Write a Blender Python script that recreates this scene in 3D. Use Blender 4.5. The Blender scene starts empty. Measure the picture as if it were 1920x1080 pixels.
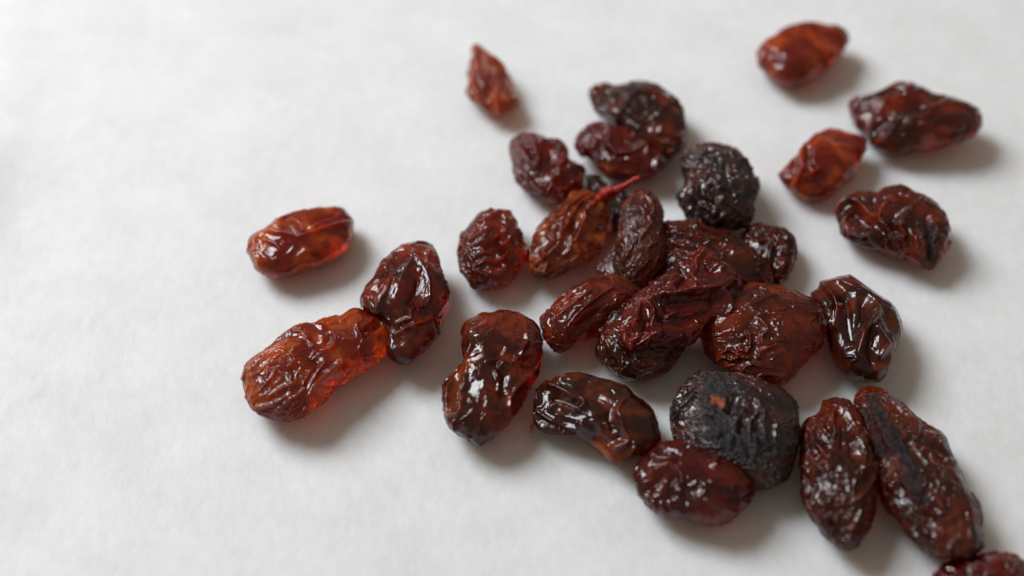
import bpy, math, random
import numpy as np
from mathutils import Vector

scene = bpy.context.scene
# ------------------------------------------------------------------ camera (1 unit = 1 cm)
ELEV = math.radians(50.0)
DIST = 15.0
LENS = 50.0
cam_data = bpy.data.cameras.new("camera")
cam_data.lens = LENS
cam_data.sensor_width = 36.0
cam_data.clip_start = 0.1
cam_data.clip_end = 500.0
cam = bpy.data.objects.new("camera", cam_data)
scene.collection.objects.link(cam)
cam.location = (0.0, -DIST * math.cos(ELEV), DIST * math.sin(ELEV))
cam.rotation_euler = (math.radians(90.0) - ELEV, 0.0, 0.0)
scene.camera = cam
cam_data.dof.use_dof = True
cam_data.dof.focus_distance = 14.0
cam_data.dof.aperture_fstop = 0.125
cam_data.dof.aperture_blades = 0

# ------------------------------------------------------------------ world, window light, exposure
world = bpy.data.worlds.new("World")
scene.world = world
world.use_nodes = True
bg = world.node_tree.nodes["Background"]
bg.inputs[0].default_value = (1.0, 0.88, 0.74, 1)
bg.inputs[1].default_value = 0.235


def area_light(name, loc, target, size, size_y, power, color):
    ld = bpy.data.lights.new(name, 'AREA')
    ld.shape = 'RECTANGLE'
    ld.size = size
    ld.size_y = size_y
    ld.energy = power
    ld.color = color
    lo = bpy.data.objects.new(name, ld)
    scene.collection.objects.link(lo)
    lo.location = loc
    d = Vector(target) - Vector(loc)
    lo.rotation_euler = d.to_track_quat('-Z', 'Y').to_euler()
    return lo


area_light("window_light", (-35, 22, 43), (0, 0, 0), 27, 28, 43500, (0.93, 0.965, 1.0))
scene.view_settings.view_transform = 'Standard'
scene.view_settings.look = 'None'
scene.view_settings.exposure = 0.06
scene.view_settings.gamma = 1.0
scene.cycles.use_denoising = True
scene.cycles.max_bounces = 8
scene.cycles.caustics_reflective = False
scene.cycles.caustics_refractive = True
scene.cycles.blur_glossy = 2.0

CAM = np.array(cam.location)
RIGHT = np.array([1.0, 0, 0])
FWD = np.array([0, math.cos(ELEV), -math.sin(ELEV)])
UP = np.array([0, math.sin(ELEV), math.cos(ELEV)])
PXF = 1920.0 * LENS / 36.0     # focal length in photograph pixels


def ray(u, v):
    """direction (unnormalised, forward component 1) through photo position u, v"""
    u = np.asarray(u, float)
    v = np.asarray(v, float)
    a = ((u - 960.0) / PXF)[..., None]
    b = ((540.0 - v) / PXF)[..., None]
    return FWD + a * RIGHT + b * UP


def project(P):
    q = P - CAM
    z = q @ FWD
    return 960.0 + PXF * (q @ RIGHT) / z, 540.0 - PXF * (q @ UP) / z


# ------------------------------------------------------------------ numpy gradient noise
_rs = np.random.RandomState(7)
_perm = np.concatenate([_rs.permutation(256)] * 2)
_g = _rs.normal(size=(256, 3))
_g /= np.linalg.norm(_g, axis=1)[:, None]


def perlin(P):
    Pi = np.floor(P).astype(np.int64)
    F = P - Pi
    W = F * F * F * (F * (F * 6 - 15) + 10)
    Pi &= 255
    out = np.zeros(len(P))
    for dx in (0, 1):
        wx = W[:, 0] if dx else 1 - W[:, 0]
        for dy in (0, 1):
            wy = W[:, 1] if dy else 1 - W[:, 1]
            for dz in (0, 1):
                wz = W[:, 2] if dz else 1 - W[:, 2]
                h = _perm[_perm[_perm[(Pi[:, 0] + dx) & 255] + ((Pi[:, 1] + dy) & 255)] + ((Pi[:, 2] + dz) & 255)]
                g = _g[h]
                out += wx * wy * wz * (g[:, 0] * (F[:, 0] - dx) + g[:, 1] * (F[:, 1] - dy) + g[:, 2] * (F[:, 2] - dz))
    return out * 1.6


def smoothstep(a, b, x):
    t = np.clip((x - a) / (b - a), 0, 1)
    return t * t * (3 - 2 * t)


# ------------------------------------------------------------------ materials
def raisin_material(name, deep, glow, radius, rough=0.22, bump=0.25, speck=0.0, bloom=0.0, sss=0.07, coat=0.0, spec=0.5, clear=0.66, tint=(0.90, 0.42, 0.08), dens=6.0, wrinkle=0.6):
    m = bpy.data.materials.new(name)
    m.use_nodes = True
    nt = m.node_tree
    N = nt.nodes
    L = nt.links
    p = N["Principled BSDF"]
    tc = N.new("ShaderNodeTexCoord")

    fa = N.new("ShaderNodeAttribute")
    fa.attribute_name = "flow"

    def noise(scale, detail, rgh=0.55, dist=0.0, flow=False):
        n = N.new("ShaderNodeTexNoise")
        n.inputs["Scale"].default_value = scale
        n.inputs["Detail"].default_value = detail
        n.inputs["Roughness"].default_value = rgh
        n.inputs["Distortion"].default_value = dist
        L.new(fa.outputs["Vector"] if flow else tc.outputs["Object"], n.inputs["Vector"])
        return n.outputs[0]

    def ramp(src, a, b, lo=0.0, hi=1.0):
        r = N.new("ShaderNodeMapRange")
        r.interpolation_type = 'SMOOTHSTEP'
        r.inputs["From Min"].default_value = a
        r.inputs["From Max"].default_value = b
        r.inputs["To Min"].default_value = lo
        r.inputs["To Max"].default_value = hi
        L.new(src, r.inputs["Value"])
        return r.outputs[0]

    def mix(fac, a, b):
        x = N.new("ShaderNodeMix")
        x.data_type = 'RGBA'
        L.new(fac, x.inputs[0])
        for s, i in ((a, 6), (b, 7)):
            if isinstance(s, tuple):
                x.inputs[i].default_value = (*s, 1)
            else:
                L.new(s, x.inputs[i])
        return x.outputs[2]

    c = mix(ramp(noise(2.6, 3, dist=0.6), 0.40, 0.64), deep, glow)
    dark = tuple(v * 0.45 for v in deep)
    c = mix(ramp(noise(7.0, 4, 0.6, 0.8), 0.52, 0.74, 0, 0.75), c, dark)
    if bloom > 0:
        c = mix(ramp(noise(4.0, 5, 0.7), 0.5, 0.75, 0, bloom), c, (0.10, 0.085, 0.10))
    if speck > 0:
        c = mix(ramp(noise(55, 3, 0.7), 0.60, 0.72, 0, speck), c, (0.20, 0.14, 0.10))
    def attr(nm):
        a = N.new("ShaderNodeAttribute")
        a.attribute_name = nm
        return a.outputs["Fac"]
    cm = N.new("ShaderNodeMath")
    cm.operation = 'MULTIPLY'
    L.new(attr("crust"), cm.inputs[0])
    L.new(ramp(noise(17, 3, 0.6, 0.8, True), 0.40, 0.62, 1.0, 0.8), cm.inputs[1])
    c = mix(cm.outputs[0], c, (0.010, 0.010, 0.012))
    c = mix(attr("amber_or_glow"), c, (0.62, 0.15, 0.012))  # amber spots, and on two raisins the edge glow, painted into the colour
    c = mix(attr("pale_patch"), c, (0.30, 0.17, 0.16))
    L.new(c, p.inputs["Base Color"])
    p.inputs["Subsurface Weight"].default_value = 1.0
    p.inputs["Subsurface Radius"].default_value = radius
    p.inputs["Subsurface Scale"].default_value = sss
    p.inputs["IOR"].default_value = 1.45
    p.inputs["Specular IOR Level"].default_value = spec
    L.new(ramp(noise(9, 4, 0.6), 0.35, 0.70, rough * 0.6, rough * 1.5), p.inputs["Roughness"])
    p.inputs["Coat Weight"].default_value = coat
    p.inputs["Coat Roughness"].default_value = 0.16
    p.inputs["Transmission Weight"].default_value = clear
    crusty = attr("crust")
    cw = N.new("ShaderNodeMath")
    cw.operation = 'MULTIPLY_ADD'
    L.new(crusty, cw.inputs[0])
    cw.inputs[1].default_value = -clear
    cw.inputs[2].default_value = clear
    L.new(cw.outputs[0], p.inputs["Transmission Weight"])
    va = N.new("ShaderNodeVolumeAbsorption")
    va.inputs["Color"].default_value = (*tint, 1)
    va.inputs["Density"].default_value = dens
    L.new(va.outputs[0], N["Material Output"].inputs["Volume"])
    def ridge(src, w):
        a = N.new("ShaderNodeMath")
        a.operation = 'SUBTRACT'
        L.new(src, a.inputs[0])
        a.inputs[1].default_value = 0.5
        b = N.new("ShaderNodeMath")
        b.operation = 'ABSOLUTE'
        L.new(a.outputs[0], b.inputs[0])
        return ramp(b.outputs[0], 0.0, w, 1.0, 0.0)

    b0 = N.new("ShaderNodeBump")
    b0.inputs["Strength"].default_value = wrinkle
    b0.inputs["Distance"].default_value = 0.030
    mul = N.new("ShaderNodeMath")
    mul.operation = 'MULTIPLY'
    both = N.new("ShaderNodeMath")
    both.operation = 'MULTIPLY_ADD'
    L.new(ridge(noise(17.0, 0, 0.4, 0.2, True), 0.07), both.inputs[0])
    both.inputs[1].default_value = 0.28
    L.new(ridge(noise(8.5, 0, 0.4, 0.3, True), 0.055), both.inputs[2])
    L.new(both.outputs[0], mul.inputs[0])
    L.new(ramp(noise(3.3, 2), 0.38, 0.56), mul.inputs[1])
    L.new(mul.outputs[0], b0.inputs["Height"])
    b1 = N.new("ShaderNodeBump")
    L.new(b0.outputs[0], b1.inputs["Normal"])
    b1.inputs["Strength"].default_value = bump * 0.4
    b1.inputs["Distance"].default_value = 0.012
    L.new(noise(26, 4, 0.6, 0.5), b1.inputs["Height"])
    b2 = N.new("ShaderNodeBump")
    b2.inputs["Strength"].default_value = min(1.0, bump * 0.35 + speck * 0.8)
    b2.inputs["Distance"].default_value = 0.004
    L.new(noise(95, 3, 0.6), b2.inputs["Height"])
    L.new(b1.outputs[0], b2.inputs["Normal"])
    b3 = N.new("ShaderNodeBump")
    b3.inputs["Distance"].default_value = 0.05
    L.new(crusty, b3.inputs["Strength"])
    L.new(noise(38, 3, 0.6), b3.inputs["Height"])
    L.new(b2.outputs[0], b3.inputs["Normal"])
    b2 = b3
    L.new(b2.outputs[0], p.inputs["Normal"])
    L.new(b2.outputs[0], p.inputs["Coat Normal"])
    return m


MAT = {
    'orange': raisin_material("orange_raisin_skin", (0.246, 0.0216, 0.0056), (0.590, 0.115, 0.0085), (1.0, 0.28, 0.05), 0.17, 0.22, sss=0.16, clear=.62, wrinkle=.4, tint=(.94, .54, .06), dens=4.2),
    'orange_smooth': raisin_material("smooth_orange_raisin_skin", (0.221, 0.0158, 0.0048), (0.570, 0.095, 0.0076), (1.0, 0.28, 0.05), 0.17, 0.16, sss=0.16, clear=.48, tint=(.92, .55, .05), dens=5.0, wrinkle=.12),
    'rust': raisin_material("rust_raisin_skin", (0.153, 0.0144, 0.0048), (0.399, 0.0546, 0.0076), (1.0, 0.28, 0.06), 0.17, 0.25, sss=0.13, clear=.66, wrinkle=.4, tint=(.90, .46, .08), dens=4.8),
    'amber': raisin_material("amber_raisin_skin", (0.187, 0.0245, 0.0048), (0.532, 0.1131, 0.0102), (1.0, 0.28, 0.06), 0.17, 0.28, sss=0.14, clear=.60, tint=(.93, .52, .09), dens=4.0),
    'red': raisin_material("red_raisin_skin", (0.136, 0.0086, 0.0056), (0.290, 0.0215, 0.0080), (1.0, 0.14, 0.06), 0.14, 0.25, sss=0.11, clear=.6, tint=(.90, .32, .08), dens=5.5),
    'red_smooth': raisin_material("smooth_red_raisin_skin", (0.111, 0.0086, 0.0056), (0.285, 0.0250, 0.0085), (1.0, 0.14, 0.06), 0.16, 0.12, sss=0.11, tint=(.90, .36, .08), dens=5.5, wrinkle=.15),
    'brown': raisin_material("brown_raisin_skin", (0.081, 0.0094, 0.0032), (0.257, 0.0328, 0.0051), (1.0, 0.2, 0.06), 0.16, 0.28, sss=0.10, tint=(.90, .44, .10), dens=5.2),
    'brown_smooth': raisin_material("smooth_brown_raisin_skin", (0.092, 0.0116, 0.0054), (0.347, 0.0443, 0.0080), (1.0, 0.2, 0.06), 0.15, 0.12, sss=0.10, tint=(.90, .44, .10), dens=5.2, wrinkle=.15),
    'dark': raisin_material("dark_raisin_skin", (0.044, 0.0087, 0.0048), (0.190, 0.0275, 0.0082), (1.0, 0.2, 0.08), 0.14, 0.14, sss=0.08, tint=(.90, .44, .10), dens=5.6, wrinkle=.15, clear=.38),
    'dusty': raisin_material("dusty_raisin_skin", (0.119, 0.0202, 0.0080), (0.304, 0.0546, 0.0153), (1.0, 0.25, 0.1), 0.27, 0.7, speck=0.30, sss=0.08),
    'black': raisin_material("black_raisin_skin", (0.023, 0.0086, 0.0077), (0.087, 0.0203, 0.0133), (1.0, 0.3, 0.15), 0.15, 0.5, bloom=0.04, sss=0.04, spec=.7, clear=.3, dens=9.0),
}

# ------------------------------------------------------------------ raisins: outlines seen in the photograph
# frames (x0, y0, scale) of the enlargements that the outlines and ridges were read from
FR = {
    'a': (420, 340, 3.0), 'b': (420, 540, 3.0), 'c': (820, 60, 3.0), 'd': (1380, 20, 3.6923), 'e': (960, 300, 3.0),
    'f': (960, 620, 3.0), 'g': (1400, 200, 3.6923), 'h': (1280, 720, 3.0), 'q': (1480, 490, 4.5), 'n': (1240, 680, 4.32),
    'i': (1100, 440, 3.857), 'E': (820, 570, 3.857), 'P': (980, 680, 5.143), 'F': (980, 320, 4.911), 'M': (1300, 500, 4.5),
    'O': (1170, 810, 5.685), 'R': (1480, 720, 3.275), 'S': (1580, 700, 2.841), 'D': (1250, 250, 3.6), 'C': (440, 560, 4.153),
    'px': (0, 0, 1.0),
}


def pts(fr, flat):
    x0, y0, s = FR[fr]
    a = np.array(flat, float).reshape(-1, 2)
    return a / s + np.array([x0, y0])


def inside(poly, U, V):
    res = np.zeros(U.shape, bool)
    n = len(poly)
    j = n - 1
    for i in range(n):
        xi, yi = poly[i]
        xj, yj = poly[j]
        if yi != yj:
            c = ((yi > V) != (yj > V)) & (U < (xj - xi) * (V - yi) / (yj - yi) + xi)
            res ^= c
        j = i
    return res


def smooth_poly(p, rounds=2):
    for _ in range(rounds):      # corner cutting
        q = np.roll(p, -1, axis=0)
        a = 0.8 * p + 0.2 * q
        b = 0.2 * p + 0.8 * q
        p = np.stack([a, b], 1).reshape(-1, 2)
    return p


def relax(phi, m, h2, it):
    for _ in range(it):
        s = np.zeros_like(phi)
        s[1:-1, 1:-1] = 0.25 * (phi[2:, 1:-1] + phi[:-2, 1:-1] + phi[1:-1, 2:] + phi[1:-1, :-2] + h2)
        phi = np.where(m, s, 0)
    return phi


def inflate(poly, lo, nx, ny, step):
    """sqrt of the torsion function inside the outline: an ellipse inflates to an ellipsoid"""
    phi = None
    for k in (4, 2, 1):
        U, V = np.meshgrid(lo[0] + np.arange(0, nx, k) * step, lo[1] + np.arange(0, ny, k) * step)
        m = inside(poly, U, V)
        if phi is None:
            phi = np.zeros(U.shape)
        else:
            phi = np.repeat(np.repeat(phi, 2, 0), 2, 1)[:U.shape[0], :U.shape[1]]
            if phi.shape != U.shape:
                t = np.zeros(U.shape)
                t[:phi.shape[0], :phi.shape[1]] = phi
                phi = t
        phi = relax(phi, m, (k * step) ** 2, {4: 500, 2: 120, 1: 60}[k])
    return U, V, m, phi


def remeshed(verts, faces, voxel, smooth_it):
    me = bpy.data.meshes.new("draft")
    me.from_pydata(verts.tolist(), [], faces.tolist())
    me.update()
    ob = bpy.data.objects.new("draft", me)
    scene.collection.objects.link(ob)
    r = ob.modifiers.new("r", 'REMESH')
    r.mode = 'VOXEL'
    r.voxel_size = voxel
    r.adaptivity = 0.0
    s = ob.modifiers.new("s", 'SMOOTH')
    s.factor = 0.5
    s.iterations = smooth_it
    dg = bpy.context.evaluated_depsgraph_get()
    ev = ob.evaluated_get(dg)
    em = ev.to_mesh()
    out = bpy.data.meshes.new_from_object(ev, depsgraph=dg)
    ev.to_mesh_clear()
    bpy.data.objects.remove(ob)
    bpy.data.meshes.remove(me)
    return out


def stroke_field(pu, pv, strokes):
    """height in photo pixels added by hand-read ridges (positive) and furrows (negative)"""
    out = np.zeros(len(pu))
    for fr, amp, wid, flat in strokes:
        L = pts(fr, flat)
        best = np.full(len(pu), 1e9)
        near = (pu > L[:, 0].min() - 5 * wid) & (pu < L[:, 0].max() + 5 * wid) & (pv > L[:, 1].min() - 5 * wid) & (pv < L[:, 1].max() + 5 * wid)
        idx = np.nonzero(near)[0]
        if len(idx) == 0:
            continue
        x, y = pu[idx], pv[idx]
        d = np.full(len(idx), 1e9)
        for a, b in zip(L[:-1], L[1:]):
            ab = b - a
            t = np.clip(((x - a[0]) * ab[0] + (y - a[1]) * ab[1]) / (ab @ ab + 1e-9), 0, 1)
            d = np.minimum(d, np.hypot(x - a[0] - t * ab[0], y - a[1] - t * ab[1]))
        # crest with concave flanks
        prof = np.exp(-np.sqrt((d / wid) ** 2 + 0.12) * 1.5) * 1.65
        prof *= np.clip((5 * wid - d) / (2 * wid), 0, 1)
        new = 1.35 * amp * prof
        if amp > 0:
            out[idx] = np.maximum(out[idx], new + np.minimum(out[idx], 0))
        else:
            out[idx] += new
    return out


SCALE0 = 36.0 / LENS * DIST / 1920.0


def build_raisin(name, mat, outline, label, z=0.0, c=0.74, seed=1, wr=(34, 5.0, 0.55), fine=(13, 1.6), low=(70, 6), strokes=(), group=None, slope=0.0, step=2.0, vox=1.6, stain_or_glow=()):
    poly = smooth_poly(pts(*outline))
    lo = poly.min(0) - 6
    hi = poly.max(0) + 6
    nx, ny = (np.ceil((hi - lo) / step)).astype(int)
    nx += (-nx) % 4
    ny += (-ny) % 4
    U, V, m, phi = inflate(poly, lo, nx, ny, step)
    um, vm = U[m].mean(), V[m].mean()
    X = U[m] - um
    Y = -(V[m] - vm)
    S = 4 * np.array([[np.mean(X * X), np.mean(X * Y)], [np.mean(X * Y), np.mean(Y * Y)]])
    ev, evec = np.linalg.eigh(S)
    bmin = math.sqrt(ev[0])
    ang = math.atan2(evec[1, 1], evec[0, 1])
    cz = bmin * c                                   # half height, in photo px
    # centre point in the place
    r0 = ray(um, vm)
    zc_px = cz * 0.93
    s = SCALE0
    for _ in range(5):
        zc = z + zc_px * s
        t = (zc - CAM[2]) / r0[2]
        s = t / PXF
    Cc = CAM + r0 * t
    d = r0 / np.linalg.norm(r0)
    e = math.asin(-d[2])
    rr = np.cross(d, [0, 0, 1.0])
    rr /= np.linalg.norm(rr)
    ff = np.cross([0, 0, 1.0], rr)
    se, ce = math.sin(e), math.cos(e)
    Hxx = S[0, 0]
    Hxy = S[0, 1] / se
    Hyy = max((S[1, 1] - (cz * ce) ** 2) / se ** 2, (0.75 * cz) ** 2, Hxy * Hxy / Hxx * 1.25)
    A = np.linalg.inv(np.array([[Hxx, Hxy, 0], [Hxy, Hyy, 0], [0, 0, cz * cz]]))
    dl = np.array([0, ce, -se])
    nl = A @ dl
    hmax = 1.0 / math.sqrt(dl @ nl)
    nw = nl[0] * rr + nl[1] * ff + nl[2] * np.array([0, 0, 1.0])
    nw /= np.linalg.norm(nw)
    if slope:                                        # a raisin that leans: its far end lifted
        nw = nw + slope * ff
        nw /= np.linalg.norm(nw)
    H = np.sqrt(np.maximum(phi, 0) / phi.max()) * hmax * s   # in cm
    full = np.ones_like(m)
    for a in (-1, 0, 1):
        for b in (-1, 0, 1):
            full &= np.roll(np.roll(m, a, 0), b, 1)
    edge = m & ~full
    R = ray(U, V)
    T = ((Cc - CAM) @ nw) / (R @ nw)
    T0 = t
    T = np.clip(T, T0 - 1.3, T0 + 1.3)
    Hn = np.where(edge, 0, H)
    rn = np.linalg.norm(R, axis=2)
    Pf = CAM + R * (T - Hn / rn)[..., None]
    Pb = CAM + R * (T + Hn / rn)[..., None]
    idf = np.full(m.shape, -1)
    idf[m] = np.arange(m.sum())
    idb = idf.copy()
    inner = m & ~edge
    idb[inner] = m.sum() + np.arange(inner.sum())
    verts = np.concatenate([Pf[m], Pb[inner]])
    q = m[:-1, :-1] & m[1:, :-1] & m[:-1, 1:] & m[1:, 1:]
    f1 = np.stack([idf[:-1, :-1][q], idf[1:, :-1][q], idf[1:, 1:][q], idf[:-1, 1:][q]], 1)
    f2 = np.stack([idb[:-1, :-1][q], idb[:-1, 1:][q], idb[1:, 1:][q], idb[1:, :-1][q]], 1)
    me = remeshed(verts, np.concatenate([f1, f2]), vox * s, 4)
    n = len(me.vertices)
    P = np.empty(n * 3)
    me.vertices.foreach_get("co", P)
    P = P.reshape(-1, 3)
    Nn = np.empty(n * 3)
    me.vertices.foreach_get("normal", Nn)
    Nn = Nn.reshape(-1, 3)
    # ---- wrinkles, in units of photo pixels, drawn out along the raisin
    ca, sa = math.cos(ang), math.sin(ang)
    axis = rr * ca + ff * sa
    cross = -rr * sa + ff * ca
    Q = (P - Cc) / s
    q1, q2, q3 = Q @ axis, Q @ cross, Q[:, 2]
    off = seed * 17.31
    Lw, Aw, an = wr
    Lw = 14 + 0.55 * Lw
    W0 = np.stack([q1, q2, q3], 1)
    warp = np.stack([perlin(W0 / 45.0 + off + 3.1), perlin(W0 / 45.0 + off + 9.7), perlin(W0 / 45.0 + off + 21.3)], 1)
    warp2 = np.stack([perlin(W0 / 17.0 + off + 5.1), perlin(W0 / 17.0 + off + 1.7), perlin(W0 / 17.0 + off + 11.3)], 1)
    Wp = W0 + warp * 16.0 + warp2 * 4.5
    G = Wp * np.array([an, 1.0, 1.0])
    n1 = perlin(G / Lw + off)
    n1b = perlin(G / (Lw * 0.62) + off + 40.0)
    amp = smoothstep(-0.35, 0.35, perlin(W0 / 60.0 + off + 77.0))
    rid = np.exp(-np.sqrt(n1 ** 2 + 0.0010) / 0.09)
    rid2 = np.exp(-np.sqrt(n1b ** 2 + 0.002) / 0.11)
    Lf, Af = fine
    n2 = perlin(Wp * np.array([an, 1, 1]) / (Lf * 0.85) + off + 5.0)
    rid3 = np.exp(-np.sqrt(n2 ** 2 + 0.006) / 0.22)
    famp = smoothstep(-0.25, 0.45, perlin(W0 / 38.0 + off + 31.0))
    Ll, Al = low
    Aw = Aw * 1.55
    disp = Aw * (0.4 + 0.6 * amp) * rid + Aw * 0.55 * (1 - 0.5 * amp) * rid2 - Aw * 0.55
    disp += 0.95 * Af * famp * (rid3 - 0.35)
    disp += Al * perlin(W0 / Ll + off + 60.0) * 1.7
    disp += 2.0
    hand = 0
    if strokes or stain_or_glow:
        pu, pv = project(P)
        facing = -((P - CAM) / np.linalg.norm(P - CAM, axis=1)[:, None] * Nn).sum(1)
        vd = P - CAM
        vd /= np.linalg.norm(vd, axis=1)[:, None]
        fr = smoothstep(0.22, 0.65, -(vd * Nn).sum(1))
        hand = np.clip(stroke_field(pu, pv, strokes), -16, 11) * fr
        calm = np.clip(np.abs(hand) / 3.0, 0, 1)
        disp = disp * (1 - 0.45 * calm) + hand
    marks = {}
    if stain_or_glow:
        wob = 1 + 0.8 * perlin(W0 / 11.0 + off) + 0.5 * perlin(W0 / 4.0 + off)
        for what, fr_, wid, flat in stain_or_glow:
            L_ = pts(fr_, flat)
            dd = np.full(n, 1e9)
            for a_, b_ in zip(L_[:-1], L_[1:]):
                ab = b_ - a_
                tt = np.clip(((pu - a_[0]) * ab[0] + (pv - a_[1]) * ab[1]) / (ab @ ab + 1e-9), 0, 1)
                dd = np.minimum(dd, np.hypot(pu - a_[0] - tt * ab[0], pv - a_[1] - tt * ab[1]))
            val = (0.45 if what != 'crust' else 1.0) * smoothstep(1.5, 0.3, dd / wid * wob) * smoothstep(0.0, 0.3, facing)
            marks[what] = np.maximum(marks.get(what, 0), val)
    if 'crust' in marks:                              # granular crust stands proud of the skin
        disp += marks['crust'] * (1.0 + 3.2 * np.abs(perlin(W0 / 6.5 + off)) + 2.0 * perlin(W0 / 3.6 + off))
    if 'amber_or_glow' in marks:
        disp += marks['amber_or_glow'] * 1.5 * perlin(W0 / 5.0 + off + 8.0)
    P = P + Nn * (disp * s)[:, None]
    # ---- resting on the paper: flatten softly where it meets the sheet
    if z < 0.02:
        k = 0.035
        zz = P[:, 2] - 0.004
        P[:, 2] = 0.004 + np.where(zz > 6 * k, zz, k * np.log1p(np.exp(np.clip(zz / k, -30, 30)))) * 1.0
    base = np.array([Cc[0], Cc[1], max(0.0, P[:, 2].min())])
    P -= base
    me.vertices.foreach_set("co", P.ravel())
    me.polygons.foreach_set("use_smooth", np.ones(len(me.polygons), bool))
    me.update()
    me.materials.clear()
    me.materials.append(MAT[mat])
    me.name = name
    me.attributes.new("flow", 'FLOAT_VECTOR', 'POINT').data.foreach_set("vector", (G * 0.0056 + seed * 3.7).astype(np.float32).ravel())
    for what, val in marks.items():
        me.attributes.new(what, 'FLOAT', 'POINT').data.foreach_set("value", np.asarray(val, np.float32))
    ob = bpy.data.objects.new(name, me)
    scene.collection.objects.link(ob)
    ob.location = base
    ob["label"] = label
    ob["category"] = "raisin"
    ob["group"] = group or "raisins scattered on white paper"
    return ob


def tidy(name, bm_mesh, mat, parent=None, loc=(0, 0, 0)):
    ob = bpy.data.objects.new(name, bm_mesh)
    scene.collection.objects.link(ob)
    bm_mesh.materials.append(mat)
    bm_mesh.polygons.foreach_set("use_smooth", np.ones(len(bm_mesh.polygons), bool))
    if parent:
        ob.parent = parent
    ob.location = loc
    return ob


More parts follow.
